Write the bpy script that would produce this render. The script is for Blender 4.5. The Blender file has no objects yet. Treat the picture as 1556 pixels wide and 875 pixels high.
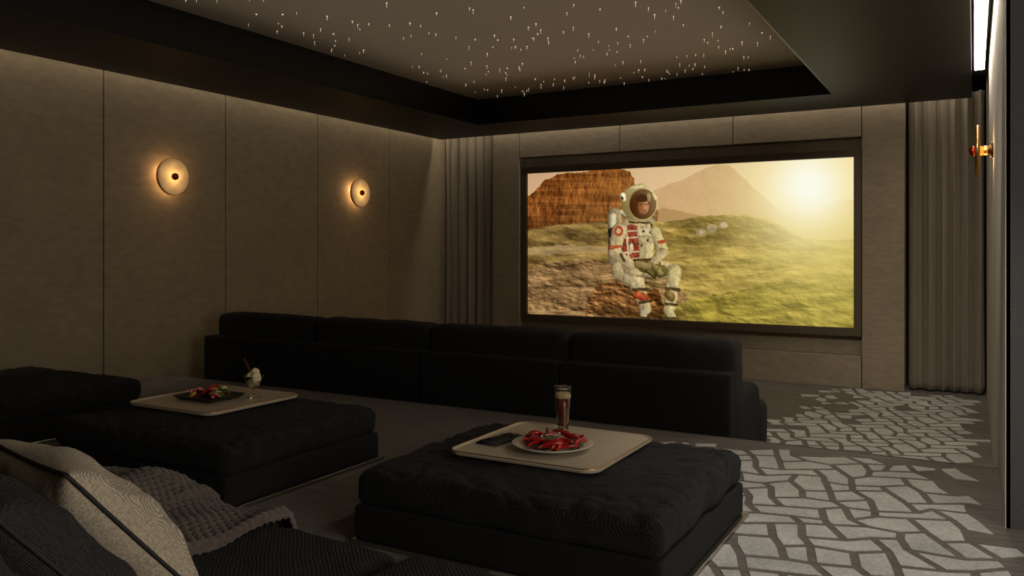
import bpy, bmesh, math, random
import numpy as np
from mathutils import Vector, Matrix, Euler, noise as mn
ZOOM=(1,778,437.5)   # lens multiplier, centre in picture px
random.seed(7); rng=np.random.RandomState(5)
S=bpy.context.scene
S.view_settings.view_transform='Standard'
S.view_settings.look='None'
COL=S.collection
def lin(c):
    return tuple((x/255/12.92 if x/255<=.04045 else ((x/255+.055)/1.055)**2.4) for x in c)
# ---------------------------------------------------------------- materials
def mat(name,rgb,rough=.6,metal=0,var=0,vscale=20,stretch=(1,1,1),bump=0,bscale=80,bstretch=None,sheen=0,emit=None,estr=0,trans=0,ior=1.45,coat=0,spec=.5,var2=0,v2scale=2,weave=0):
    m=bpy.data.materials.new(name); m.use_nodes=True
    nt=m.node_tree; N=nt.nodes; L=nt.links; b=N['Principled BSDF']
    c=lin(rgb)
    b.inputs['Base Color'].default_value=(*c,1)
    b.inputs['Roughness'].default_value=rough; b.inputs['Metallic'].default_value=metal
    b.inputs['Specular IOR Level'].default_value=spec
    b.inputs['IOR'].default_value=ior
    if trans: b.inputs['Transmission Weight'].default_value=trans
    if coat: b.inputs['Coat Weight'].default_value=coat
    if sheen: b.inputs['Sheen Weight'].default_value=sheen
    if emit:
        b.inputs['Emission Color'].default_value=(*lin(emit),1); b.inputs['Emission Strength'].default_value=estr
    tc=N.new('ShaderNodeTexCoord')
    def nz(scale,st,det=4):
        mp=N.new('ShaderNodeMapping'); mp.inputs['Scale'].default_value=st
        L.new(tc.outputs['Object'],mp.inputs[0])
        n=N.new('ShaderNodeTexNoise'); n.inputs['Scale'].default_value=scale; n.inputs['Detail'].default_value=det
        L.new(mp.outputs[0],n.inputs['Vector']); return n
    hgt=None
    if var or var2:
        n=nz(vscale,stretch)
        r=N.new('ShaderNodeMapRange'); r.inputs[1].default_value=.3; r.inputs[2].default_value=.7
        r.inputs[3].default_value=1-var; r.inputs[4].default_value=1+var
        L.new(n.outputs[0],r.inputs[0]); out=r.outputs[0]
        def mul(a,b_):
            mu=N.new('ShaderNodeMath'); mu.operation='MULTIPLY'; L.new(a,mu.inputs[0]); L.new(b_,mu.inputs[1]); return mu.outputs[0]
        if var2:
            n2=nz(v2scale,(1,1,1),2); r2=N.new('ShaderNodeMapRange'); r2.inputs[1].default_value=.3; r2.inputs[2].default_value=.7
            r2.inputs[3].default_value=1-var2; r2.inputs[4].default_value=1+var2
            L.new(n2.outputs[0],r2.inputs[0]); out=mul(out,r2.outputs[0])
        if weave:
            ws=[]
            for sg in((1,1,1),(1,-1,.8)):
                mp=N.new('ShaderNodeMapping'); mp.inputs['Scale'].default_value=sg; L.new(tc.outputs['Object'],mp.inputs[0])
                wv=N.new('ShaderNodeTexWave'); wv.bands_direction='DIAGONAL'; wv.inputs['Scale'].default_value=weave; wv.inputs['Distortion'].default_value=1.5; wv.inputs['Detail Scale'].default_value=3
                L.new(mp.outputs[0],wv.inputs['Vector']); ws.append(wv.outputs['Fac'])
            pr=mul(ws[0],ws[1]); r3=N.new('ShaderNodeMapRange'); r3.inputs[3].default_value=.55; r3.inputs[4].default_value=2.1
            L.new(pr,r3.inputs[0]); out=mul(out,r3.outputs[0]); hgt=pr
        v=N.new('ShaderNodeVectorMath'); v.operation='SCALE'; v.inputs[0].default_value=c
        L.new(out,v.inputs['Scale']); L.new(v.outputs[0],b.inputs['Base Color'])
    if bump:
        n=nz(bscale,bstretch or stretch,3); h=n.outputs[0]
        if hgt:
            ad=N.new('ShaderNodeMath'); ad.operation='ADD'; L.new(h,ad.inputs[0]); L.new(hgt,ad.inputs[1]); h=ad.outputs[0]
        bp=N.new('ShaderNodeBump'); bp.inputs['Strength'].default_value=bump; bp.inputs['Distance'].default_value=.01
        L.new(h,bp.inputs['Height']); L.new(bp.outputs[0],b.inputs['Normal'])
    return m
M={}
M['panel']=mat('suede_wall_panel',(148,133,108),.75,var=.12,vscale=5,stretch=(1,1.6,3.5),bump=.3,bscale=60,bstretch=(1,1,4),var2=.06,v2scale=1.2)
M['panel_f']=mat('suede_front_panel',(148,134,112),.7,var=.12,vscale=6,stretch=(1.5,1,4),bump=.3,bscale=60,var2=.06)
M['seam']=mat('seam_dark',(14,12,10),.9)
M['black']=mat('soffit_black',(24,22,21),.55,var=.05,bump=.05,bscale=200)
M['black2']=mat('tray_black',(9,8,8),.35)
M['star']=mat('star_ceiling_fabric',(150,137,120),.7,var=.04,vscale=30,bump=.05)
M['taupe']=mat('carpet_taupe',(93,85,77),.95,var=.38,vscale=12,stretch=(.4,8,1),bump=.5,bscale=160,bstretch=(1,1,1),sheen=.06,var2=.15)
M['wool']=mat('carpet_light_wool',(172,169,162),.95,var=.22,vscale=60,bump=.6,bscale=220,sheen=.2,var2=.16,v2scale=3)
M['sofa']=mat('black_chenille',(25,24,23),.85,var=.6,vscale=150,stretch=(1,1,1),bump=.7,bscale=120,sheen=.03,spec=.25,weave=42)
M['sofa2']=mat('black_woven',(24,23,22),.85,var=.75,vscale=60,stretch=(1,1,5),bump=.9,bscale=110,sheen=.02,spec=.25)
M['curtain']=mat('curtain_linen',(134,123,106),.8,var=.1,vscale=160,stretch=(1,1,.1),bump=.2,bscale=200,sheen=.15)
M['fabcol']=mat('fabric_dark_weave',(84,80,78),.9,var=.3,vscale=180,bump=.6,bscale=200)
M['rwall']=mat('wall_pale_taupe',(186,180,170),.8,var=.04,vscale=20)
M['frame']=mat('screen_frame_bronze',(88,74,56),.5,metal=.1)
M['brass']=mat('brushed_brass',(196,150,92),.3,metal=1,var=.05,vscale=60)
M['champ']=mat('champagne_tray',(174,161,138),.45,metal=.0,var=.03,vscale=10)
M['silver']=mat('plinth_steel',(165,160,152),.3,metal=1)
M['copper']=mat('copper_knob',(135,52,26),.22,metal=.9)
M['darkmetal']=mat('dark_bronze',(40,28,20),.35,metal=.8)
M['beige']=mat('beige_linen',(176,162,138),.9,var=.3,vscale=150,stretch=(1,1,1),bump=.5,bscale=160,sheen=.1,weave=135)
M['char']=mat('charcoal_weave',(40,38,38),.9,var=.6,vscale=170,bump=.7,bscale=170,weave=80)
M['piping']=mat('piping_dark',(22,20,18),.7)
M['knit']=mat('knit_taupe_wool',(80,70,61),.95,var=.25,vscale=90,bump=.6,bscale=150,sheen=.15)
M['glass']=mat('clear_glass',(245,245,240),.03,trans=1,ior=1.45)
M['beer']=mat('amber_beer',(110,46,14),.05,var=.3,vscale=8,coat=.6)
M['foam']=mat('beer_foam',(215,190,150),.8)
M['porc']=mat('porcelain',(190,182,170),.25,coat=.4)
M['slate']=mat('slate_plate',(40,38,38),.35)
M['chili']=mat('red_chili',(160,16,11),.25,coat=.5,var=.3,vscale=30)
M['stem']=mat('chili_stem',(70,90,25),.5)
M['salsa']=mat('green_dip',(95,105,55),.5,var=.5,vscale=60,bump=.6,bscale=90)
M['cream']=mat('ice_cream',(225,208,165),.6,var=.06,vscale=30,bump=.4,bscale=60)
M['wafer']=mat('wafer_roll',(90,50,25),.7)
M['fruit_y']=mat('fruit_yellow',(220,170,60),.5); M['fruit_p']=mat('fruit_pink',(215,110,120),.5)
M['napkin']=mat('napkin_black',(44,42,41),.9,bump=.4)
# ---------------------------------------------------------------- helpers
def link(o,parent=None):
    COL.objects.link(o)
    if parent: o.parent=parent
    return o
def empty(name,loc=(0,0,0)):
    e=bpy.data.objects.new(name,None); e.empty_display_size=.1; COL.objects.link(e); return e
def obj_bm(name,bm,m,parent=None,smooth=False):
    bmesh.ops.recalc_face_normals(bm,faces=bm.faces)
    me=bpy.data.meshes.new(name); bm.to_mesh(me); bm.free()
    if not isinstance(m,(list,tuple)): m=[m]
    for q in m: me.materials.append(q)
    if smooth:
        for p in me.polygons: p.use_smooth=True
    return link(bpy.data.objects.new(name,me),parent)
def obj_py(name,vs,fs,m,parent=None,smooth=False):
    me=bpy.data.meshes.new(name); me.from_pydata(vs,[],fs); me.update()
    if not isinstance(m,(list,tuple)): m=[m]
    for q in m: me.materials.append(q)
    if smooth:
        for p in me.polygons: p.use_smooth=True
    return link(bpy.data.objects.new(name,me),parent)
def box(name,x0,x1,y0,y1,z0,z1,m,parent=None,bev=0,seg=2):
    bm=bmesh.new(); bmesh.ops.create_cube(bm,size=1)
    for v in bm.verts:
        v.co=Vector(((x0+x1)/2+v.co.x*(x1-x0),(y0+y1)/2+v.co.y*(y1-y0),(z0+z1)/2+v.co.z*(z1-z0)))
    if bev: bmesh.ops.bevel(bm,geom=bm.edges[:],offset=bev,segments=seg,profile=.5,affect='EDGES')
    return obj_bm(name,bm,m,parent)
def soft(name,x0,x1,y0,y1,z0,z1,r,puff,m,parent=None,wr=.004,ws=6,step=.035,puffy=0,seed=0,crease=0):
    h=Vector(((x1-x0)/2,(y1-y0)/2,(z1-z0)/2)); c=Vector(((x0+x1)/2,(y0+y1)/2,(z0+z1)/2))
    bm=bmesh.new()
    def ax(hh):
        n=max(2,int(2*hh/step)); a=[-hh+2*hh*i/n for i in range(n+1)]
        e=[-hh+r*.12,-hh+r*.35,-hh+r*.65,hh-r*.65,hh-r*.35,hh-r*.12]
        a=sorted(set([round(q,5) for q in a+e])); o=[a[0]]
        for q in a[1:]:
            if q-o[-1]>.004: o.append(q)
        o[-1]=hh; return o
    A=[ax(h.x),ax(h.y),ax(h.z)]
    for k in range(3):
        i,j=[q for q in range(3) if q!=k]
        for s in(-1,1):
            g=[]
            for a in A[i]:
                row=[]
                for b in A[j]:
                    p=[0,0,0]; p[i]=a;p[j]=b;p[k]=s*h[k]; row.append(bm.verts.new(p))
                g.append(row)
            for a in range(len(g)-1):
                for b in range(len(g[0])-1):
                    bm.faces.new((g[a][b],g[a+1][b],g[a+1][b+1],g[a][b+1]))
    bmesh.ops.remove_doubles(bm,verts=bm.verts,dist=.0008)
    rr=min(r,h.x*.98,h.y*.98,h.z*.98)
    for v in bm.verts:
        p=v.co.copy(); q=Vector([max(-(h[i]-rr),min(h[i]-rr,p[i])) for i in range(3)])
        d=p-q
        if d.length>1e-6: p=q+d.normalized()*rr
        u,w,t=p.x/h.x,p.y/h.y,p.z/h.z
        f=max(0,(1-u*u))*max(0,(1-w*w)); f=f**.6 if f>0 else 0
        if t>0: p.z+=puff*f*t
        if puffy:
            g=max(0,(1-u*u))*max(0,(1-t*t)); p.y+=puffy*(g**.6)*w
        P=(p+c)*ws+Vector((seed*3.1,0,0))
        nn=mn.noise_vector(P)*wr+mn.noise_vector(P*2.7)*wr*.45
        if crease:
            # pulled-fabric creases: ridged noise, strongest near the rim
            e=min(1,max(abs(u),abs(w))**2+.2)
            rg=(1-abs(mn.noise(Vector((P.x*1.1+P.y*.6,P.y*1.6-P.x*.4,P.z*2))))*2.2)
            rg2=(1-abs(mn.noise(Vector((P.x*3.1-P.y*1.5,P.y*2.2+P.x,P.z*3))))*2.2)
            nn.z-=crease*e*(max(0,rg)**4+.5*max(0,rg2)**4)*(1 if t>0 else 0)
            nn.x*=1+.5*e; nn.y*=1+.5*e
        v.co=p+nn+c
    return obj_bm(name,bm,m,parent,True)
def lathe(name,prof,c,m,parent=None,n=40,axis='Z',smooth=True):
    vs=[];fs=[];k=len(prof)
    for i in range(n):
        a=2*math.pi*i/n
        for r,z in prof:
            if axis=='Z': vs.append((c[0]+r*math.cos(a),c[1]+r*math.sin(a),c[2]+z))
            else: vs.append((c[0]+z,c[1]+r*math.cos(a),c[2]+r*math.sin(a)))
    for i in range(n):
        j=(i+1)%n
        for q in range(k-1):
            fs.append((i*k+q,j*k+q,j*k+q+1,i*k+q+1))
    o=obj_py(name,vs,fs,m,parent,smooth)
    bm=bmesh.new(); bm.from_mesh(o.data); bmesh.ops.remove_doubles(bm,verts=bm.verts,dist=1e-5); bmesh.ops.recalc_face_normals(bm,faces=bm.faces); bm.to_mesh(o.data); bm.free()
    return o
def tube(pts,rad,n=8,closed=False):
    vs=[];fs=[];N=len(pts); pts=[Vector(p) for p in pts]
    for i,p in enumerate(pts):
        a=pts[(i+1)%N] if (closed or i<N-1) else p; b=pts[i-1] if (closed or i>0) else p
        t=(a-b).normalized(); up=Vector((0,0,1)) if abs(t.z)<.9 else Vector((1,0,0))
        s=t.cross(up).normalized(); u=s.cross(t)
        r=rad[i] if hasattr(rad,'__len__') else rad
        for k in range(n):
            an=2*math.pi*k/n; vs.append(tuple(p+(s*math.cos(an)+u*math.sin(an))*r))
    for i in range(N if closed else N-1):
        j=(i+1)%N
        for k in range(n):
            l=(k+1)%n; fs.append((i*n+k,i*n+l,j*n+l,j*n+k))
    if not closed:
        fs.append(tuple(range(n))); fs.append(tuple((N-1)*n+k for k in range(n)))
    return vs,fs
class Acc:
    def __init__(s): s.v=[];s.f=[]
    def add(s,vf):
        o=len(s.v); s.v+=list(vf[0]); s.f+=[tuple(i+o for i in f) for f in vf[1]]
def area(name,loc,d,sx,sy,e,col,spread=180):
    l=bpy.data.lights.new(name,'AREA'); l.shape='RECTANGLE'; l.size=sx; l.size_y=sy; l.energy=e; l.color=col; l.spread=math.radians(spread)
    o=bpy.data.objects.new(name,l); o.location=loc; o.rotation_euler=Vector(d).to_track_quat('-Z','Y').to_euler(); COL.objects.link(o); return o
def spot(name,loc,tgt,e,col,ang=60,blend=.6,rad=.05):
    l=bpy.data.lights.new(name,'SPOT'); l.energy=e; l.color=col; l.spot_size=math.radians(ang); l.spot_blend=blend; l.shadow_soft_size=rad
    o=bpy.data.objects.new(name,l); o.location=loc; o.rotation_euler=(Vector(tgt)-Vector(loc)).to_track_quat('-Z','Y').to_euler(); COL.objects.link(o); return o
def point(name,loc,e,col,rad=.03,parent=None):
    l=bpy.data.lights.new(name,'POINT'); l.energy=e; l.color=col; l.shadow_soft_size=rad
    o=bpy.data.objects.new(name,l); o.location=loc; link(o,parent); return o
# z relative to the eye; everything is lifted by 1.65 m at the end
FL=-1.65; PL=-1.28; SO=1.68; ST=2.02
XL=-7.24; XR=.125; YS=5.57
# ---------------------------------------------------------------- floor
fl=empty('floor')
box('lower_level',XL-.2,2.4,YS,11.2,FL-.15,FL,M['taupe'],fl)
box('seating_platform',XL-.2,2.4,-2.6,YS,FL-.15,PL,M['taupe'],fl)
def carpet(y0,y1,z,seed):
    # broken herringbone of six-point shards on one shared, jittered lattice (no overlaps)
    R=random.Random(seed); acc=Acc(); w=.148; th=math.radians(22); ca,sa=math.cos(th),math.sin(th)
    x0,x1=-3.2,2.1
    J={}
    def jit(i,j):
        if (i,j) not in J: J[(i,j)]=(R.uniform(-.29,.29),R.uniform(-.29,.29))
        a,b=J[(i,j)]; return Vector((i+a,j+b))
    for i in range(-80,80):
        for j in range(-80,80):
            c=(i-j)%4
            if c==0: q=[(i,j),(i+1,j),(i+2,j),(i+2,j+1),(i+1,j+1),(i,j+1)]; sp=(1,4)
            elif c==2: q=[(i,j-1),(i+1,j-1),(i+1,j),(i+1,j+1),(i,j+1),(i,j)]; sp=(2,5)
            else: continue
            cx=sum(p[0] for p in q)/6; cy=sum(p[1] for p in q)/6
            X=(cx*ca-cy*sa)*w-.5; Y=(cx*sa+cy*ca)*w+5
            if not(x0<X<x1 and y0+.16<Y<y1-.16): continue
            if Y>4.2 and X>XR-.14: continue
            lim=-1.68+.3*math.sin(Y*2.1)
            pr=1 if X>lim+.5 else max(0,(X-lim+.35)/.85)
            if R.random()>pr*.985: continue
            q=[jit(*p) for p in q]
            if R.random()<.3: a,b=sp; qs=[q[a:b+1],q[b:]+q[:a+1]]
            else: qs=[q]
            g=.125 if pr>=1 else .125+.16*(1-pr)
            for q in qs:
                n=len(q); pts=[]; ok=True
                for k in range(n):
                    p=q[k]; d1=(p-q[k-1]).normalized(); d2=(q[(k+1)%n]-p).normalized()
                    bis=Vector((-d1.y-d2.y,d1.x+d2.x)); L2=bis.length_squared/2
                    if L2<.35: ok=False; break
                    pts.append(p+bis*g/L2)
                if not ok: continue
                keep=[]
                for k in range(n):
                    if (pts[k]-pts[k-1]).dot(q[k]-q[k-1])<=.002: ok=False
                if not ok: continue
                pw=[((p.x*ca-p.y*sa)*w-.5,(p.x*sa+p.y*ca)*w+5) for p in pts]
                n=len(pw); v=[(a,b,z+.003) for a,b in pw]+[(a,b,z-.003) for a,b in pw]
                f=[tuple(range(n))]+[(k,(k+1)%n,(k+1)%n+n,k+n) for k in range(n)]
                acc.add((v,f))
    return acc
A_=carpet(YS,10.55,FL,1); obj_py('carpet_inlay_lower',A_.v,A_.f,M['wool'],fl)
A_=carpet(-1,YS,PL,2); obj_py('carpet_inlay_platform',A_.v,A_.f,M['wool'],fl)
box('platform_nosing',XL,XR,YS-.002,YS+.012,PL-.03,PL+.003,M['taupe'],fl)
# ---------------------------------------------------------------- walls
wl=empty('wall_left')
box('backing',XL-.2,XL-.02,-2.6,11.2,FL,2.4,M['seam'],wl)
y=10.79; k=0
while y>-2.6:
    y0=max(y-1.467,-2.6); box('panel_%d'%k,XL-.02,XL,y0+.006,y-.006,FL if y>YS+.4 else PL,1.95,M['panel'],wl,bev=.004); y-=1.467; k+=1
wf=empty('wall_front')
box('backing',XL,2.4,11.05,11.2,FL,2.4,M['seam'],wf)
YF=10.55
xl,xr=-6.26,-.70; rl,rr_=-5.81,-1.165; zt,zb=1.345,-1.27
def pf(n,x0,x1,z0,z1,y0=YF,y1=10.9): box(n,x0+.005,x1-.005,y0,y1,z0,z1,M['panel_f'],wf,bev=.004)
pf('panel_side_l',xl,rl,FL,SO+.3); pf('panel_side_r',rr_,xr,FL,SO+.3)
for i,(a,b) in enumerate([(rl,-4.24),(-4.24,-2.69),(-2.69,rr_)]): pf('panel_top_%d'%i,a,b,zt,SO+.3)
pf('panel_bottom',rl,rr_,FL,zb)
box('recess_back',rl,rr_,10.74,10.9,zb,zt,M['panel_f'],wf)
wr=empty('wall_right')
box('core',XR+.02,XR+.25,4.42,11.2,FL,2.4,M['seam'],wr)
box('panel_1',XR,XR+.02,4.40,7.3,FL,2.3,M['rwall'],wr)
box('panel_2',XR,XR+.02,7.31,11.05,FL,2.3,M['rwall'],wr)
box('return_panel',XR+.004,2.4,4.40,4.42,PL,2.3,M['fabcol'],wr)
box('side_panel',2.3,2.4,-2.6,4.42,PL,2.4,M['rwall'],wr)
box('wall_back',XL-.2,2.4,-2.7,-2.6,FL,2.4,M['panel'])
# ---------------------------------------------------------------- ceiling
ce=empty('ceiling')
TX0,TX1,TY0,TY1=-5.85,-1.33,.2,9.44
FS=10.42
box('soffit_l',XL+.13,TX0,-2.6,FS,SO,2.3,M['black'],ce)
box('soffit_r',TX1,-.02,-2.6,FS,SO,2.3,M['black'],ce)
box('soffit_front',TX0,TX1,TY1,FS,SO,2.3,M['black'],ce)
box('soffit_back',TX0,TX1,-2.6,TY0,SO,2.3,M['black'],ce)
box('soffit_alcove',-.02,2.4,-2.6,4.40,SO,2.3,M['black'],ce)
box('slot_top_r',-.02,XR,4.4,11.05,1.95,2.3,M['black'],ce)
box('slot_top_l',XL,XL+.13,-2.6,11.05,1.95,2.3,M['black'],ce)
box('slot_top_f',XL+.13,-.02,FS,11.05,1.95,2.3,M['black'],ce)
box('star_panel',TX0,TX1,TY0,TY1,ST,2.3,M['star'],ce)
for n,a in(('liner_l',(TX0,TX0+.012,TY0,TY1)),('liner_r',(TX1-.012,TX1,TY0,TY1)),('liner_f',(TX0,TX1,TY1-.012,TY1)),('liner_b',(TX0,TX1,TY0,TY0+.012))):
    box(n,*a,SO+.001,ST,M['black2'],ce)
# fibre-optic stars
M['starlight']=mat('star_fibre',(255,235,205),.5,emit=(255,228,195),estr=.9)
acc=Acc(); R=random.Random(3)
for k in range(440):
    x=R.uniform(TX0+.1,TX1-.08); yy=TY1-.08-(R.random()**1.1)*7
    if mn.noise(Vector((x*.9,yy*.9,3)))<-.12 and R.random()<.75: continue
    L_=R.uniform(.010,.040); r=R.uniform(.0006,.0016)
    acc.add(tube([(x,yy,ST-.001),(x,yy,ST-L_)],r,5)); acc.add(tube([(x,yy,ST-.001),(x,yy,ST-.003)],r*5,6))
obj_py('fiber_optic_star_lights',acc.v,acc.f,M['starlight'])
# linear slot light
M['led']=mat('led_diffuser',(255,255,255),.5,emit=(255,240,220),estr=34)
ll=empty('linear_slot_light')
box('diffuser',.005,.085,4.6,9.0,1.71,1.735,M['led'],ll); box('housing',0,.09,4.58,9.02,1.735,1.80,M['silver'],ll)
# ---------------------------------------------------------------- screen
SX0,SX1,SZ0,SZ1,SY=-5.705,-1.261,-.942,1.11,10.615
NU,NV=1000,460
uu,vv=np.meshgrid(np.linspace(0,1,NU),np.linspace(0,1,NV))
GX=SX0+uu*(SX1-SX0); GZ=SZ0+vv*(SZ1-SZ0)
# rectification homography of the flat film frame (picture coordinates)
dd=-.4903*GX+.8716*SY; PX=778+1248*(.8716*GX+.4903*SY)/dd; PY=379-1248*GZ/dd
def vnoise(x,y,seed):
    r=np.random.RandomState(seed).rand(256,256)
    xi=np.floor(x).astype(int); yi=np.floor(y).astype(int); fx=x-xi; fy=y-yi
    fx=fx*fx*(3-2*fx); fy=fy*fy*(3-2*fy)
    g=lambda a,b:r[a%256,b%256]
    return (g(xi,yi)*(1-fx)+g(xi+1,yi)*fx)*(1-fy)+(g(xi,yi+1)*(1-fx)+g(xi+1,yi+1)*fx)*fy
def fbm(x,y,seed,o=4):
    s=0;a=.5
    for i in range(o): s=s+a*vnoise(x*2**i,y*2**i,seed+i); a*=.5
    return s
def relief(sx,sy,seed,o=5,dx=1.6,dy=-1.0):
    # side-lit rocky relief: difference of a height field along the light direction
    h=lambda x,y: fbm(x/sx+y/sx*.25,y/sy-x/sy*.08,seed,o)
    return (h(PX,PY)-h(PX+dx,PY+dy))
img=np.zeros((NV,NU,3))
def C(*c): return np.array(c,float)
def blend(mask,col):
    global img
    img=img*(1-mask[...,None])+np.asarray(col)*mask[...,None]
def poly(pts,jit=0,seed=1,x=None,y=None):
    x=PX if x is None else x; y=PY if y is None else y
    if jit: 
        y=y+(fbm(PX/9,PY/9,seed)-.47)*2*jit; x=x+(fbm(PX/8,PY/8,seed+9)-.47)*2*jit
    ins=np.zeros(x.shape,bool); n=len(pts)
    for i in range(n):
        x1,y1=pts[i]; x2,y2=pts[(i+1)%n]
        if y1==y2: continue
        c=((y1>y)!=(y2>y))&(x<(x2-x1)*(y-y1)/(y2-y1)+x1); ins^=c
    return ins.astype(float)
WJX=(fbm(PX/6,PY/6,71)-.47)*2.6; WJY=(fbm(PX/6,PY/6,75)-.47)*2.6
def cap(p0,p1,r0,r1):
    a=np.array(p0,float); b=np.array(p1,float); d=b-a; L2=max(1e-6,(d**2).sum())
    x=PX+WJX; y=PY+WJY
    t=np.clip(((x-a[0])*d[0]+(y-a[1])*d[1])/L2,0,1)
    q=np.hypot(x-a[0]-t*d[0],y-a[1]-t*d[1])-(r0+(r1-r0)*t)
    return np.clip(.5-q,0,1),q
def ell(cx,cy,rx,ry):
    return np.clip((1-np.hypot((PX-cx)/rx,(PY-cy)/ry))*min(rx,ry)+.5,0,1)
# sky
t=np.clip((PX-802)/495,0,1)[...,None]
sky=C(190,156,122)*(1-t)+C(232,208,164)*t
sky=sky+ (np.clip((PY-240)/100,0,1))[...,None]*C(18,14,6)
img[:]=sky
blend(poly([(960,300),(990,290),(1040,272),(1075,253),(1092,249),(1108,250),(1128,268),(1150,290),(1175,312),(1200,330),(1200,345),(960,345)],2,4)*.85,C(194,158,114)+relief(20,20,44)[...,None]*70)
blend(poly([(985,322),(1010,316),(1040,322),(1075,330),(1075,345),(985,345)],2,5),C(172,138,92))
blend(poly([(1180,328),(1215,318),(1240,322),(1262,308),(1280,303),(1300,304),(1300,372),(1180,372)],2,6),C(206,178,116))
mz=poly([(800,298),(812,290),(830,272),(858,262),(880,262),(905,258),(945,256),(958,262),(966,280),(990,312),(1000,322),(1000,345),(800,352)],3,7)
stx=fbm(PX/60+PY/90,PY/3.4,11)[...,None]; m1=relief(16,22,12)[...,None]; m2=relief(5,12,15,4,1.2,-.4)[...,None]
blend(mz,C(124,74,34)+(stx-.47)*C(90,62,38)+m1*C(300,215,125)+m2*C(150,105,60)+np.clip((PX-840)/160,0,1)[...,None]*C(20,22,14)-np.clip((PY-300)/40,0,1)[...,None]*C(18,10,2))
# ground
gt=np.clip((PX-880)/380,0,1)[...,None]
n1=fbm(PX/38+PY/50,PY/7,21)[...,None]; n2=fbm(PX/7,PY/4,22)[...,None]; n3=fbm(PX/2.4,PY/2,23)[...,None]
r1=relief(34,12,81,5,2.5,-1.2)[...,None]; r2=relief(11,6,83,4,1.4,-.8)[...,None]
hill=poly([(800,350),(830,343),(900,338),(960,334),(1000,337),(1040,334),(1062,328),(1130,326),(1168,334),(1195,348),(1222,362),(1250,365),(1300,364),(1300,520),(800,520)],1.5,24)
ground=C(128,104,60)*(1-gt)+C(168,148,70)*gt
ground=ground+(n1-.47)*C(130,112,70)+r1*C(200,175,105)+r2*C(110,98,60)
blend(hill,ground)
rid=poly([(1010,356),(1062,330),(1130,328),(1165,336),(1190,350),(1218,363),(1150,376),(1050,372)],2,25)
blend(rid*.65,C(110,90,42)+(n1-.47)*C(60,50,30)+r1*C(260,225,125)+r2*C(140,120,65))
lt=poly([(800,378),(850,372),(930,376),(925,383),(800,388)],3,26); blend(lt*.45,C(184,160,122))
low=poly([(800,404),(880,394),(960,398),(1040,440),(1060,500),(800,500)],5,27)
rk1=relief(11,6,85,5,1.6,-1.3)[...,None]; rk2=relief(24,11,87,5,2.4,-1.6)[...,None]
blend(low*.75,C(132,102,70)+(n1-.47)*C(120,102,80)+rk1*C(260,215,160)+rk2*C(320,260,190))
rr2=poly([(1010,470),(1060,452),(1130,440),(1180,425),(1230,432),(1300,440),(1300,500),(1010,500)],5,28)
blend(rr2*.75,C(130,118,46)+(n1-.47)*C(100,90,44)+r1*C(290,260,130)+rk2*C(220,200,100)+r2*C(90,80,45))
for i,(a,b) in enumerate([((1060,400),(1160,392)),((1080,450),(1200,430)),((1180,470),(1290,455)),((1090,470),(1160,500)),((1040,440),(1110,452)),((1200,440),(1240,500)),((1130,420),(1220,408)),((1050,480),(1090,500))]):
    mk,_=cap(a,b,1.3,.5); blend(mk*.5*(n2[...,0]>.42),C(84,70,28))
# seat rock
rk=poly([(888,478),(893,452),(905,436),(925,428),(960,432),(1000,440),(1012,484),(960,484)],5,31)
blend(rk,C(116,80,46)+rk1*C(300,230,150)+rk2*C(340,260,170)-np.clip((PX-960)/60,0,1)[...,None]*25)
sh=poly([(900,470),(960,462),(1040,470),(1045,488),(900,488)],3,33); blend(sh*.35,C(60,44,24))
# astronaut (part of the film frame)
fr=relief(6,6,91,3,1.6,-.6)[...,None]*.45
def part(p0,p1,r0,r1,col,sh=38,ao=28):
    mk,q=cap(p0,p1,r0,r1); rr=max(r0,r1)
    a=np.array(p0,float);b=np.array(p1,float); d=b-a
    L=max(1e-6,np.hypot(*d)); nx,ny=(-d[1]/L,d[0]/L) if L>1 else (1,0)
    if nx<0: nx,ny=-nx,-ny
    side=np.clip(((PX-a[0])*nx+(PY-a[1])*ny)/rr,-1,1)[...,None]
    col_=np.array(col,float)+side*sh*np.array((1,.92,.6))+fr*C(300,270,190)+(n3-.47)*18
    col_=col_-np.clip((q[...,None]+2.6)/2.6,0,1)*ao
    blend(mk,np.clip(col_,0,245))
W_=C(176,156,116); O_=C(162,78,46); D_=C(78,62,40); G_=C(126,110,78)
part((934,326),(936,394),11,12,C(146,128,98)); part((930,362),(931,380),6,6,C(114,98,72))
part((931,328),(931,343),5,5,C(196,184,150)); part((929,351),(930,356),5,5,C(64,50,36)); part((944,322),(956,328),4,4,C(196,182,146))
part((946,410),(966,426),16,14,W_); part((966,428),(982,470),12,8,W_)
part((958,420),(968,430),12,11,C(184,166,126)); part((962,440),(986,440),2.5,2.5,D_,5,6); part((968,448),(980,452),6,6,O_); part((972,460),(990,457),2,2,D_,5,6)
part((980,472),(978,481),7,5,C(180,164,128)); part((972,483),(986,484),2,2,D_,0,0)
part((972,406),(1022,412),15,12,W_); part((1002,400),(1006,420),2.5,2.5,G_,5,4)
part((1024,413),(1018,468),12,8,W_); part((1024,414),(1023,428),9,8,C(186,170,122)); part((1012,438),(1032,440),2.5,2.5,D_,5,4)
part((1016,447),(1020,452),6,6,C(124,100,60)); part((1012,462),(1028,463),2,2,D_,5,4); part((1016,472),(1022,481),8,5,C(180,166,120))
part((1008,483),(1030,484),2,2,D_,0,0)
part((964,346),(964,400),21,20,W_); part((984,352),(980,398),12,12,C(182,164,120))
blend(poly([(942,348),(956,340),(968,344),(972,390),(948,396)],1.5,41)*.9,C(134,54,38)+(n3-.47)*60+fr*200)
for yy in (352,362,372,384): part((946,yy),(970,yy-2),1.2,1.2,C(196,176,140) if yy!=372 else D_,0,0)
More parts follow.
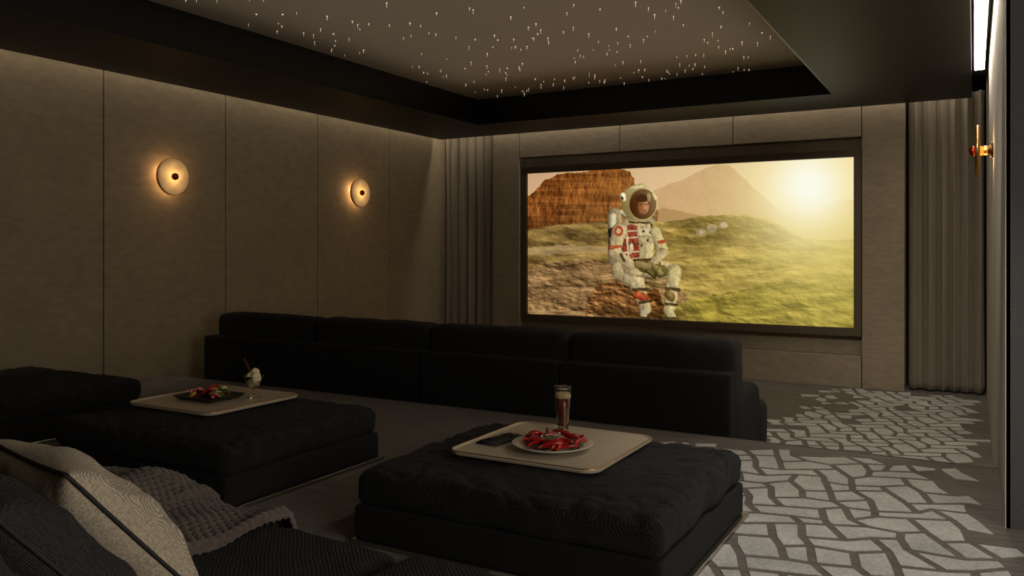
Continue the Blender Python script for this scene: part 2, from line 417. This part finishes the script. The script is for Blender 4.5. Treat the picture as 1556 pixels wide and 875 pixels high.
part((951,344),(956,392),1.5,1.5,C(190,176,142),0,0)
part((974,352),(992,352),6,6,C(198,182,144),10); part((976,364),(994,364),5,5,C(182,164,124),10)
for a_,b_ in (((978,352),2),((988,353),2),((984,365),2.4),((975,373),2)): part(a_,a_,b_,b_,D_,0,0)
part((950,398),(990,396),3.5,3.5,C(90,68,42),8); part((960,372),(958,384),2.5,2.5,C(210,190,150),4); part((990,340),(996,372),1.2,1.2,D_,0,0)
part((941,350),(934,382),11,9,W_); blend(ell(940,351,7,8),O_+(n3-.47)*50+fr*200); blend(ell(940,351,3.5,4),C(188,170,132)); part((934,384),(960,403),9,7,W_); part((928,376),(942,374),2.5,2.5,O_,4,4); part((944,386),(948,396),2,2,D_,0,0)
part((996,352),(1007,380),8,8,C(188,170,122)); part((1006,384),(990,402),8,6,W_); part((1001,368),(1010,366),2.5,2.5,O_,4,4)
part((978,406),(1006,412),8,9,C(106,92,52),16); part((992,404),(1004,416),4,4,C(130,116,72)); part((970,402),(986,405),6,5,C(134,116,76)); part((984,412),(994,420),3,3,C(86,72,40))
part((954,335),(990,334),6,6,C(158,140,100)); part((956,338),(988,338),1.5,1.5,D_,0,0)
hm=ell(971,308,27,28); blend(hm,np.clip(C(166,150,106)+(PX[...,None]-972)*1.4-(PY[...,None]-308)*.7+fr*120,0,240))
blend(ell(976,310,22,24),C(114,86,50)); blend(ell(977,311,20,22),C(98,70,40)+(PX[...,None]-978)*1.5-(PY[...,None]-311)*.5)
blend(ell(975,309,11.5,14.5),C(78,48,28)); blend(ell(977.5,314,8.5,11.5),C(162,108,74)+(PX[...,None]-978)*4)
blend(ell(975,302,10,5),C(68,42,24)); blend(ell(974.5,310.5,2.4,.8),C(70,42,28)); blend(ell(982.5,310.5,2,.8),C(84,52,34)); blend(ell(979.5,320,3,.7),C(112,62,48)); blend(ell(980,315.5,1.1,2.6),C(202,146,104)); blend(ell(977,325,7,2.5)*.5,C(110,72,50))
rg=np.abs(np.hypot((PX-976.5)/21.5,(PY-310)/24)-1); blend(np.clip(1-rg*16,0,1)*.75*(.5+.5*np.clip((PX-960)/40,0,1)),C(232,218,160))
blend(ell(986,300,3,7)*.35,C(245,228,180))
part((946,297),(948,303),4,3.5,C(222,212,178)); part((945,300),(946,302),1.5,1.5,D_,0,0); part((960,285),(976,281),2.5,2.5,C(206,190,140)); part((993,296),(996,302),2.5,2.5,C(210,194,140))
# sun and haze in the film
img=(img-125)*1.12+125
def haze(cx,cy,s,col,k):
    global img
    g=np.exp(-((PX-cx)**2+(PY-cy)**2)/(2*s*s))[...,None]*k; img=img*(1-g)+g*np.array(col)
haze(1240,330,85,C(242,218,130),.55); haze(1285,400,85,C(214,196,100),.4); haze(1150,380,120,C(190,172,90),.08)
haze(1228,284,66,C(255,242,186),.85); haze(1228,282,36,C(255,255,240),1)
for cx,cy,r_,k in[(1066,353,8,.25),(1082,347,8,.3),(1100,342,6,.4),(1066,353,3,.4),(1050,359,5,.12)]:
    mk=ell(cx,cy,r_,r_*.8)*k; blend(mk,C(245,225,225))
img=np.clip(img/255,0,1); imgl=np.where(img<=.04045,img/12.92,((img+.055)/1.055)**2.4)
idx=np.arange(NU*NV).reshape(NV,NU)
co=np.stack([GX,np.full_like(GX,SY),GZ],-1).reshape(-1,3)
q=np.stack([idx[:-1,:-1],idx[:-1,1:],idx[1:,1:],idx[1:,:-1]],-1).reshape(-1,4)
me=bpy.data.meshes.new('picture'); me.vertices.add(len(co)); me.vertices.foreach_set('co',co.ravel())
me.loops.add(q.size); me.loops.foreach_set('vertex_index',q.ravel().astype(np.int32))
me.polygons.add(len(q)); me.polygons.foreach_set('loop_start',np.arange(0,q.size,4,dtype=np.int32))
me.update(calc_edges=True)
at=me.color_attributes.new('film','FLOAT_COLOR','POINT')
at.data.foreach_set('color',np.concatenate([imgl.reshape(-1,3),np.ones((NU*NV,1))],1).astype(np.float32).ravel())
m=bpy.data.materials.new('projected_film'); m.use_nodes=True; nt=m.node_tree
b=nt.nodes['Principled BSDF']; an=nt.nodes.new('ShaderNodeAttribute'); an.attribute_name='film'
b.inputs['Base Color'].default_value=(.02,.02,.02,1); b.inputs['Roughness'].default_value=.9
nt.links.new(an.outputs['Color'],b.inputs['Emission Color']); b.inputs['Emission Strength'].default_value=.96
me.materials.append(m)
scr=empty('projection_screen'); link(bpy.data.objects.new('picture',me),scr)
fx0,fx1,fz0,fz1=SX0-.10,SX1+.09,SZ0-.10,SZ1+.09
box('frame_back',fx0,fx1,SY+.006,10.74,fz0,fz1,M['frame'],scr)
box('frame_t',fx0,fx1,SY-.03,SY+.01,SZ1+.004,fz1,M['frame'],scr,bev=.004); box('frame_b',fx0,fx1,SY-.03,SY+.01,fz0,SZ0-.004,M['frame'],scr,bev=.004)
box('frame_l',fx0,SX0-.004,SY-.03,SY+.01,SZ0-.004,SZ1+.004,M['frame'],scr,bev=.004); box('frame_r',SX1+.004,fx1,SY-.03,SY+.01,SZ0-.004,SZ1+.004,M['frame'],scr,bev=.004)
# ---------------------------------------------------------------- curtains
def curtain(x0,x1,yc,nf,seed):
    R=random.Random(seed); vs=[];fs=[]; nx=nf*14; nz=40
    ph=[R.uniform(-.9,.9) for _ in range(nf+2)]; am=[R.uniform(.6,1.3) for _ in range(nf+2)]
    for j in range(nz+1):
        z=FL+.02+(1.78-FL)*j/nz
        for i in range(nx+1):
            u=i/nx*nf; k=int(u); f=u-k; p=ph[k]*(1-f)+ph[k+1]*f; a=am[k]*(1-f)+am[k+1]*f
            low=1-j/nz
            yy=yc+.065*a*math.sin(2*math.pi*u+p+.25*math.sin(low*3+k))+.012*math.sin(5*u+low*4)
            xx=x0+(x1-x0)*i/nx+.02*math.sin(4*math.pi*u+p)*a
            vs.append((xx,yy,z))
    for j in range(nz):
        for i in range(nx):
            a=j*(nx+1)+i; fs.append((a,a+1,a+nx+2,a+nx+1))
    o=obj_py('curtain',vs,fs,M['curtain'],None,True)
    s=o.modifiers.new('s','SOLIDIFY'); s.thickness=.006
    return o
curtain(-.685,.10,10.72,6,2); curtain(-7.2,-6.29,10.74,6,4)
# ---------------------------------------------------------------- sconces
m=bpy.data.materials.new('glowing_alabaster'); m.use_nodes=True; nt=m.node_tree; b=nt.nodes['Principled BSDF']
b.inputs['Base Color'].default_value=(*lin((190,165,130)),1); b.inputs['Roughness'].default_value=.4
tc=nt.nodes.new('ShaderNodeTexCoord'); mp=nt.nodes.new('ShaderNodeMapping'); mp.inputs['Scale'].default_value=(0,5.2,5.2)
gr=nt.nodes.new('ShaderNodeTexGradient'); gr.gradient_type='SPHERICAL'
nz=nt.nodes.new('ShaderNodeTexNoise'); nz.inputs['Scale'].default_value=9; nz.inputs['Detail'].default_value=6
cr=nt.nodes.new('ShaderNodeValToRGB'); cr.color_ramp.elements[0].position=0; cr.color_ramp.elements[0].color=(*lin((205,155,100)),1)
cr.color_ramp.elements[1].position=.85; cr.color_ramp.elements[1].color=(*lin((255,190,100)),1)
nt.links.new(tc.outputs['Object'],mp.inputs[0]); nt.links.new(mp.outputs[0],gr.inputs[0]); nt.links.new(tc.outputs['Object'],nz.inputs['Vector'])
nt.links.new(gr.outputs[0],cr.inputs[0]); nt.links.new(cr.outputs[0],b.inputs['Emission Color'])
ma=nt.nodes.new('ShaderNodeMath'); ma.operation='MULTIPLY_ADD'
mb=nt.nodes.new('ShaderNodeMath'); mb.operation='POWER'; mb.inputs[1].default_value=1.6
mc=nt.nodes.new('ShaderNodeMath'); mc.operation='MULTIPLY_ADD'; mc.inputs[1].default_value=1.7; mc.inputs[2].default_value=.36
md=nt.nodes.new('ShaderNodeMath'); md.operation='MULTIPLY'
nt.links.new(gr.outputs[0],mb.inputs[0]); nt.links.new(mb.outputs[0],mc.inputs[0]); nt.links.new(nz.outputs[0],ma.inputs[0]); ma.inputs[1].default_value=1.4; ma.inputs[2].default_value=.25
nt.links.new(mc.outputs[0],md.inputs[0]); nt.links.new(ma.outputs[0],md.inputs[1]); nt.links.new(md.outputs[0],b.inputs['Emission Strength'])
M['alab']=m
def sconce(xw,y,z,s,e=2.7):
    E=empty('wall_sconce'); E.location=(xw,y,z)
    def L(n,pr,m): 
        o=lathe(n,[(r,s*t) for r,t in pr],(0,0,0),m,E,48,axis='X'); return o
    L('backplate',[(0,0),(.06,0),(.06,.02),(0,.02)],M['darkmetal'])
    L('stem',[(0,.015),(.035,.015),(.035,.09),(0,.09)],M['brass'])
    L('alabaster_disc',[(0,.09),(.182,.09),(.187,.094),(.187,.112),(.182,.116),(0,.116)],M['alab'])
    L('rim',[(.187,.088),(.191,.088),(.191,.118),(.187,.118),(.187,.088)],M['brass'])
    L('knob',[(0,.112),(.033,.116),(.038,.13),(.034,.148),(.020,.160),(0,.163)],M['copper'])
    for k in range(3):
        a=k*2.094+.5; point('bulb',(s*.05,.08*math.cos(a),.08*math.sin(a)),e/3,(1,.62,.3),.02,E)
    return E
sconce(XL,5.62,.745,1); sconce(XL,8.56,.755,1); sconce(XR,7.0,.73,-1,1.6)
# ---------------------------------------------------------------- front sofa (lower level)
so=empty('sectional_sofa'); X0,X1=-6.71,-1.45; B0=5.63; w=(X1-X0)/4
for i in range(4):
    a=X0+i*w
    soft('back_frame_%d'%i,a+.003,a+w-.003,B0,B0+.22,FL+.06,-.855,.03,.0,M['sofa2'],so,wr=.002,seed=i,step=.06)
    soft('back_cushion_%d'%i,a+.02-(0 if i else -.02),a+w-.01,B0+.13,B0+.42,-1.15,-.645,.07,.012,M['sofa'],so,wr=.009,puffy=.02,seed=i+5,step=.04)
    soft('seat_cushion_%d'%i,a+(.28 if i==0 else .01),a+w-(.28 if i==3 else .01),B0+.35,B0+1.12,-1.42,-1.2,.07,.02,M['sofa'],so,wr=.006,seed=i+9,step=.06)
box('base',X0+.02,X1-.02,B0+.05,B0+1.08,FL+.05,-1.42,M['sofa2'],so,bev=.02)
for n,(a,b) in {'arm_l':(X0,X0+.27),'arm_r':(X1-.27,X1)}.items():
    soft(n,a,b,B0+.18,B0+.92,FL+.06,-1.04,.07,.02,M['sofa2'],so,wr=.005,step=.05)
    soft(n+'_pad',a+.0,b+.01,B0+.86,B0+1.14,FL+.06,-1.2,.07,.01,M['sofa'],so,wr=.005,step=.05)
box('plinth',X0+.1,X1-.1,B0+.12,B0+1.0,FL,FL+.06,M['darkmetal'],so)
# ---------------------------------------------------------------- ottomans
def ottoman(x0,seed):
    E=empty('ottoman'); x1=x0+1.4; y0,y1=2.78,3.97
    box('steel_plinth',x0-.005,x1+.02,y0-.005,y1+.02,PL,PL+.022,M['silver'],E,bev=.003)
    soft('base',x0,x1,y0,y1,PL+.02,PL+.17,.02,0,M['sofa2'],E,wr=.0015,seed=seed,step=.05)
    soft('cushion',x0+.0,x1,y0,y1,PL+.165,PL+.325,.055,.016,M['sofa'],E,wr=.009,ws=5,seed=seed,step=.016,puffy=.01,crease=.017)
    return E
for i,x in enumerate((-2.36,-4.56,-6.76)): ottoman(x,i*4+1)
TZ=PL+.35
def tray(x0,x1,y0,y1):
    E=empty('serving_tray'); r=.075
    def rr(off):
        pts=[]
        for cx,cy,a0 in((x1-r,y1-r,0),(x0+r,y1-r,90),(x0+r,y0+r,180),(x1-r,y0+r,270)):
            for k in range(9):
                a=math.radians(a0+k*11.25); pts.append((cx+(r+off)*math.cos(a),cy+(r+off)*math.sin(a)))
        return pts
    rings=[(-.02,TZ),(-.006,TZ),(0,TZ+.010),(0,TZ+.016),(-.006,TZ+.018),(-.011,TZ+.015),(-.014,TZ+.012),(-.022,TZ+.010)]
    vs=[];n=36
    for o,z in rings: vs+=[(a,b,z) for a,b in rr(o)]
    fs=[tuple(range(n-1,-1,-1))]+[tuple((len(rings)-1)*n+k for k in range(n))]
    for q in range(len(rings)-1):
        for k in range(n):
            l=(k+1)%n; fs.append((q*n+k,q*n+l,(q+1)*n+l,(q+1)*n+k))
    obj_py('pan',vs,fs,M['champ'],E)
    v,f=tube([(a,b,TZ+.017) for a,b in rr(-.003)],.003,8,True); obj_py('rim',v,f,M['brass'],E,True)
    return E
tray(-2.10,-1.355,3.11,3.85); tray(-4.44,-3.70,3.15,3.88)
TT=TZ+.0105
# --- plate of chilies
P=empty('plate_of_chili_peppers'); pc=(-1.70,3.40,TT)
lathe('plate',[(0,.0),(.09,.0),(.13,.006),(.185,.026),(.189,.029),(.184,.031),(.13,.013),(.08,.008),(0,.008)],pc,M['porc'],P,56)
lathe('dip_bowl',[(0,.009),(.03,.009),(.05,.03),(.056,.055),(.052,.055),(.045,.035),(0,.03)],pc,M['porc'],P,36)
lathe('dip',[(0,.056),(.025,.055),(.051,.049),(.048,.04),(0,.035)],pc,M['salsa'],P,30)
ac=Acc(); asx=Acc(); R=random.Random(11)
for k in range(46):
    a=R.uniform(0,6.283); rr=R.uniform(.07,.125); z=.016+R.uniform(0,.035)
    c=Vector((pc[0]+rr*math.cos(a),pc[1]+rr*math.sin(a),pc[2]+z)); th=a+R.uniform(.6,2.4)
    if k%6==0: th=a+R.uniform(-.3,.3)
    L_=R.uniform(.09,.13); d=Vector((math.cos(th),math.sin(th),R.uniform(-.05,.22))); s=Vector((-math.sin(th),math.cos(th),0)); cv=R.uniform(-.025,.025)
    pts=[];rad=[]
    for i in range(9):
        t=i/8; pts.append(c+d*(t-.5)*L_+s*cv*(1-(2*t-1)**2)+Vector((0,0,.012*(1-(2*t-1)**2)))); rad.append(.0085*(1-t)**.6*(.75+.5*math.sin(min(1,t*3)*1.57))+.0008)
    ac.add(tube(pts,rad,8)); asx.add(tube([pts[0],pts[0]-d*.012,pts[0]-d*.024+Vector((0,0,.006))],[.006,.0025,.002],6))
obj_py('chilies',ac.v,ac.f,M['chili'],P,True); obj_py('chili_stems',asx.v,asx.f,M['stem'],P,True)
# --- beer glass
G=empty('beer_glass'); gc=(-1.79,3.70,TT)
lathe('glass',[(0,0),(.030,0),(.031,.012),(.027,.02),(.030,.06),(.037,.14),(.042,.225),(.0425,.238),(.0405,.238),(.0395,.225),(.0345,.14),(.0275,.06),(.024,.026),(0,.024)],gc,M['glass'],G,40)
lathe('beer',[(0,.026),(.0235,.027),(.0270,.06),(.0340,.14),(.0368,.178),(0,.178)],gc,M['beer'],G,40)
lathe('foam',[(0,.179),(.0368,.179),(.0380,.198),(.034,.204),(0,.203)],gc,M['foam'],G,40)
# --- napkin & cutlery
NK=empty('napkin_with_cutlery')
def rotbox(n,c,sx,sy,sz,ang,m,p,bev=.003):
    bm=bmesh.new(); bmesh.ops.create_cube(bm,size=1)
    mt=Matrix.Translation(c)@Matrix.Rotation(ang,4,'Z')@Matrix.Diagonal((sx,sy,sz,1)); bm.transform(mt)
    bmesh.ops.bevel(bm,geom=bm.edges[:],offset=bev,segments=2,affect='EDGES'); return obj_bm(n,bm,m,p,True)
nc=Vector((-1.985,3.42,TT))
rotbox('napkin_fold_1',nc+Vector((0,0,.004)),.12,.24,.008,-.12,M['napkin'],NK)
rotbox('napkin_fold_2',nc+Vector((.005,-.005,.0115)),.10,.22,.007,-.18,M['napkin'],NK)
for k,o in enumerate((-.018,.018)):
    rotbox('handle_%d'%k,nc+Vector((o,-.03,.018)),.009,.12,.004,-.18,M['darkmetal'],NK,.0015)
    rotbox('head_%d'%k,nc+Vector((o+.016,.06,.018)),.018,.07,.004,-.18,M['darkmetal'],NK,.0015)
# --- dessert plate
D=empty('fruit_dessert_plate'); dc=(-4.11,3.50,TT)
bm=bmesh.new(); bmesh.ops.create_cube(bm,size=1)
for v in bm.verts:
    s=.135 if v.co.z<0 else .17; v.co=Vector((dc[0]+math.copysign(s,v.co.x),dc[1]+math.copysign(s*.8,v.co.y),dc[2]+(0 if v.co.z<0 else .028)))
tf=[f for f in bm.faces if all(v.co.z>dc[2]+.01 for v in f.verts)]
r_=bmesh.ops.inset_region(bm,faces=tf,thickness=.02,depth=-.012)
obj_bm('slate_plate',bm,M['slate'],D)
groups={'chili':Acc(),'cream':Acc(),'fruit_y':Acc(),'fruit_p':Acc(),'stem':Acc()}; R=random.Random(5)
for k in range(52):
    x=dc[0]+R.uniform(-.12,.12); yy=dc[1]+R.uniform(-.08,.08); z=dc[2]+.028+R.uniform(0,.05)*(1-abs(x-dc[0])/.14)
    key=R.choice(['chili','chili','cream','fruit_y','fruit_p','stem','stem'])
    a=R.uniform(0,6.28); l=R.uniform(.015,.03); r=R.uniform(.009,.015)
    dv=Vector((math.cos(a),math.sin(a),R.uniform(-.4,.8)))*l; p=Vector((x,yy,z))
    groups[key].add(tube([p-dv,p-dv*.6,p,p+dv*.6,p+dv],[r*.3,r*.85,r,r*.8,r*.25],8))
for k,g in groups.items(): obj_py('topping_'+k,g.v,g.f,M[k],D,True)
# --- sundae
U=empty('ice_cream_sundae'); uc=(-3.90,3.66,TT)
lathe('goblet',[(0,0),(.038,0),(.036,.006),(.008,.014),(.007,.045),(.012,.055),(.034,.075),(.05,.11),(.062,.135),(.059,.135),(.046,.11),(.03,.08),(.008,.063),(0,.062)],uc,M['glass'],U,36)
def blob(n,c,r,m,p,sq=1):
    bm=bmesh.new(); bmesh.ops.create_icosphere(bm,subdivisions=4,radius=r)
    for v in bm.verts:
        v.co*=1+.12*mn.noise(v.co*40+Vector(c)); v.co.z*=sq; v.co+=Vector(c)
    return obj_bm(n,bm,m,p,True)
blob('scoop_1',(uc[0]-.022,uc[1],uc[2]+.125),.034,M['cream'],U); blob('scoop_2',(uc[0]+.026,uc[1]-.008,uc[2]+.128),.033,M['cream'],U); blob('scoop_3',(uc[0],uc[1]+.01,uc[2]+.152),.03,M['cream'],U); blob('scoop_base',(uc[0],uc[1],uc[2]+.095),.034,M['cream'],U,.8)
v,f=tube([(uc[0]-.01,uc[1],uc[2]+.13),(uc[0]-.085,uc[1]+.0,uc[2]+.235)],.0085,10); obj_py('wafer',v,f,M['wafer'],U,True)
# ---------------------------------------------------------------- near sofa
ns=empty('lounge_sofa'); SZ=-.87
for i in range(4):
    b=-1.44-i*1.32; a=b-1.31
    soft('seat_%d'%i,a,b,.62,1.93,PL+.2,SZ,.06,.02,M['sofa'],ns,wr=.007,seed=i+20,step=.03 if i<2 else .07,crease=.006)
    soft('back_pillow_%d'%i,a+.01,b-.01,.36,.66,SZ-.05,-.58,.09,.02,M['sofa'],ns,wr=.008,seed=i+30,step=.06)
    soft('back_frame_%d'%i,a,b,.2,.42,PL+.06,-.72,.04,0,M['sofa2'],ns,wr=.002,step=.1)
soft('arm',-1.43,-1.06,.25,1.93,PL+.06,SZ+.0,.05,.015,M['sofa'],ns,wr=.005,step=.035,seed=44)
box('base',-6.7,-1.08,.3,1.90,PL+.03,PL+.2,M['sofa2'],ns,bev=.015)
box('plinth',-6.6,-1.15,.4,1.85,PL,PL+.03,M['darkmetal'],ns)
def pillow(name,c,n,roll,a,T,m,seed,pip=True):
    E=empty(name); nn=Vector(n).normalized(); up=Vector((0,0,1)); s=up.cross(nn).normalized(); t=nn.cross(s)
    s2=s*math.cos(roll)+t*math.sin(roll); t2=-s*math.sin(roll)+t*math.cos(roll); N_=44
    def P(u,v,w):
        x=a*u*(1-.08*(1-v*v)); y=a*v*(1-.08*(1-u*u))
        return Vector(c)+s2*x+t2*y+nn*w
    vs=[];fs=[]
    for sd in(1,-1):
        for j in range(N_+1):
            for i in range(N_+1):
                u=-1+2*i/N_; v=-1+2*j/N_
                th=T*((1-u**4)*(1-v**4))**.55*(.72+.28*(1-u*u)*(1-v*v))
                p=P(u,v,0); th+=(mn.noise(p*7+Vector((seed,0,0)))*.026+mn.noise(p*18+Vector((seed,0,0)))*.008)*min(1,th/T*1.6)
                vs.append(tuple(P(u,v,sd*th)))
    K=(N_+1)**2
    for sd in(0,1):
        for j in range(N_):
            for i in range(N_):
                q=sd*K+j*(N_+1)+i; f=(q,q+1,q+N_+2,q+N_+1); fs.append(f if sd==0 else f[::-1])
    o=obj_py('body',vs,fs,m,E,True)
    bm=bmesh.new(); bm.from_mesh(o.data); bmesh.ops.remove_doubles(bm,verts=bm.verts,dist=1e-4); bm.to_mesh(o.data); bm.free()
    if pip:
        pts=[]
        for (u0,v0),(u1,v1) in (((-1,-1),(1,-1)),((1,-1),(1,1)),((1,1),(-1,1)),((-1,1),(-1,-1))):
            for k in range(16):
                f=k/16; pts.append(P(u0+(u1-u0)*f,v0+(v1-v0)*f,0))
        v,f=tube(pts,.005,8,True); obj_py('piping',v,f,M['piping'],E,True)
    return E
pillow('throw_pillow',(-1.90,1.27,-.67),(.15,.74,.65),0,.25,.105,M['beige'],3)
pillow('throw_pillow',(-1.70,1.00,-.64),(.15,.74,.65),0,.24,.10,M['char'],8)
pillow('throw_pillow',(-1.52,.78,-.64),(.1,.78,.6),0,.23,.09,M['char'],18)
# knitted throw
def throw():
    E=empty('knitted_throw')
    def sheet(n,x0,x1,y0,drop,zoff,seed):
        path=[(y0,SZ+.035),(1.86,SZ+.03),(1.96,SZ-.0),(1.985,SZ-.08),(1.985,SZ-.08-drop)]
        Ls=[0]
        for a,b in zip(path,path[1:]): Ls.append(Ls[-1]+math.hypot(b[0]-a[0],b[1]-a[1]))
        nx=int((x1-x0)/.0055); ny=int(Ls[-1]/.0055); vs=[];fs=[]
        for j in range(ny+1):
            l=Ls[-1]*j/ny; k=max(i for i in range(len(Ls)-1) if Ls[i]<=l+1e-9); f=(l-Ls[k])/(Ls[k+1]-Ls[k])
            y=path[k][0]*(1-f)+path[k+1][0]*f; z=path[k][1]*(1-f)+path[k+1][1]*f
            dy,dz=path[k+1][0]-path[k][0],path[k+1][1]-path[k][1]; q=math.hypot(dy,dz); ny_,nz_=-dz/q,dy/q
            for i in range(nx+1):
                s=i*.0055
                kn=.011*abs(math.sin(math.pi*s/.028))*(.3+.7*abs(math.sin(math.pi*(l+ (.014 if int(s/.028)%2 else 0))/.028)))
                fo=.03*max(0,math.sin(s*11+seed+l*3.5))+.022*mn.noise(Vector((s*6,l*6,seed)))
                h=kn+fo+zoff
                edge=min(i,nx-i,j,ny-j)*.0055
                h-= .03*max(0,1-edge/.03)**2
                vs.append((x0+s+.06*math.sin(l*3+seed),y+ny_*h+.04*math.sin(s*4+seed)*(1-l/Ls[-1]),max(z+nz_*h,SZ+.004 if y<1.9 else -9)))
        for j in range(ny):
            for i in range(nx):
                a=j*(nx+1)+i; fs.append((a,a+1,a+nx+2,a+nx+1))
        o=obj_py(n,vs,fs,M['knit'],E,True); m_=o.modifiers.new('s','SOLIDIFY'); m_.thickness=.008; m_.offset=1
    sheet('layer_1',-2.95,-1.96,1.46,.10,.0,1.0); sheet('layer_2',-2.85,-2.25,1.54,.02,.03,2.4)
throw()
# ---------------------------------------------------------------- lights
area('wall_slot_light',(XL+.065,4.2,1.93),(0,0,-1),.05,13,28,(1,.86,.66))
area('front_wall_slot_light',(-3.55,10.485,1.93),(0,0,-1),7,.05,22,(1,.88,.7))
area('window_daylight',(2.2,1.6,.1),(-1,.22,-.1),3.2,2.2,118,(1,.92,.81))
spot('added_spot',(-.2,3.2,1.62),(-.3,3.9,PL),115,(1,.96,.9),64,.9,.04)  # added out-of-view spot brightening the platform carpet, no fixture there
spot('added_spot',(-.35,4.1,1.62),(-.8,7.8,FL),165,(1,.94,.86),58,.9,.04)  # added out-of-view spot brightening the lower-level carpet
spot('added_spot',(-.5,4.0,1.62),(-.6,10.5,-.4),165,(1,.9,.76),40,1,.05)  # added out-of-view spot brightening the right curtain and front wall
area('star_ceiling_fill',(-3.6,4.5,1.70),(0,0,1),3.8,8,17,(1,.87,.72))  # added upward fill that brightens the star panel, unseen from below
w=bpy.data.worlds.new('w'); S.world=w; w.use_nodes=True; w.node_tree.nodes['Background'].inputs[0].default_value=(.5,.45,.4,1); w.node_tree.nodes['Background'].inputs[1].default_value=.02
# ---------------------------------------------------------------- camera
z_,zx,zy=ZOOM
cd=bpy.data.cameras.new('camera'); cd.sensor_width=36; cd.lens=1248/1556*36*z_; cd.clip_start=.02
cd.shift_x=(zx-778)/1556*z_; cd.shift_y=(379-zy)/1556*z_
cam=bpy.data.objects.new('camera',cd); cam.rotation_euler=(math.pi/2,0,math.radians(29.36)); COL.objects.link(cam); S.camera=cam
for o in S.objects:
    if o.parent is None: o.location.z+=1.65
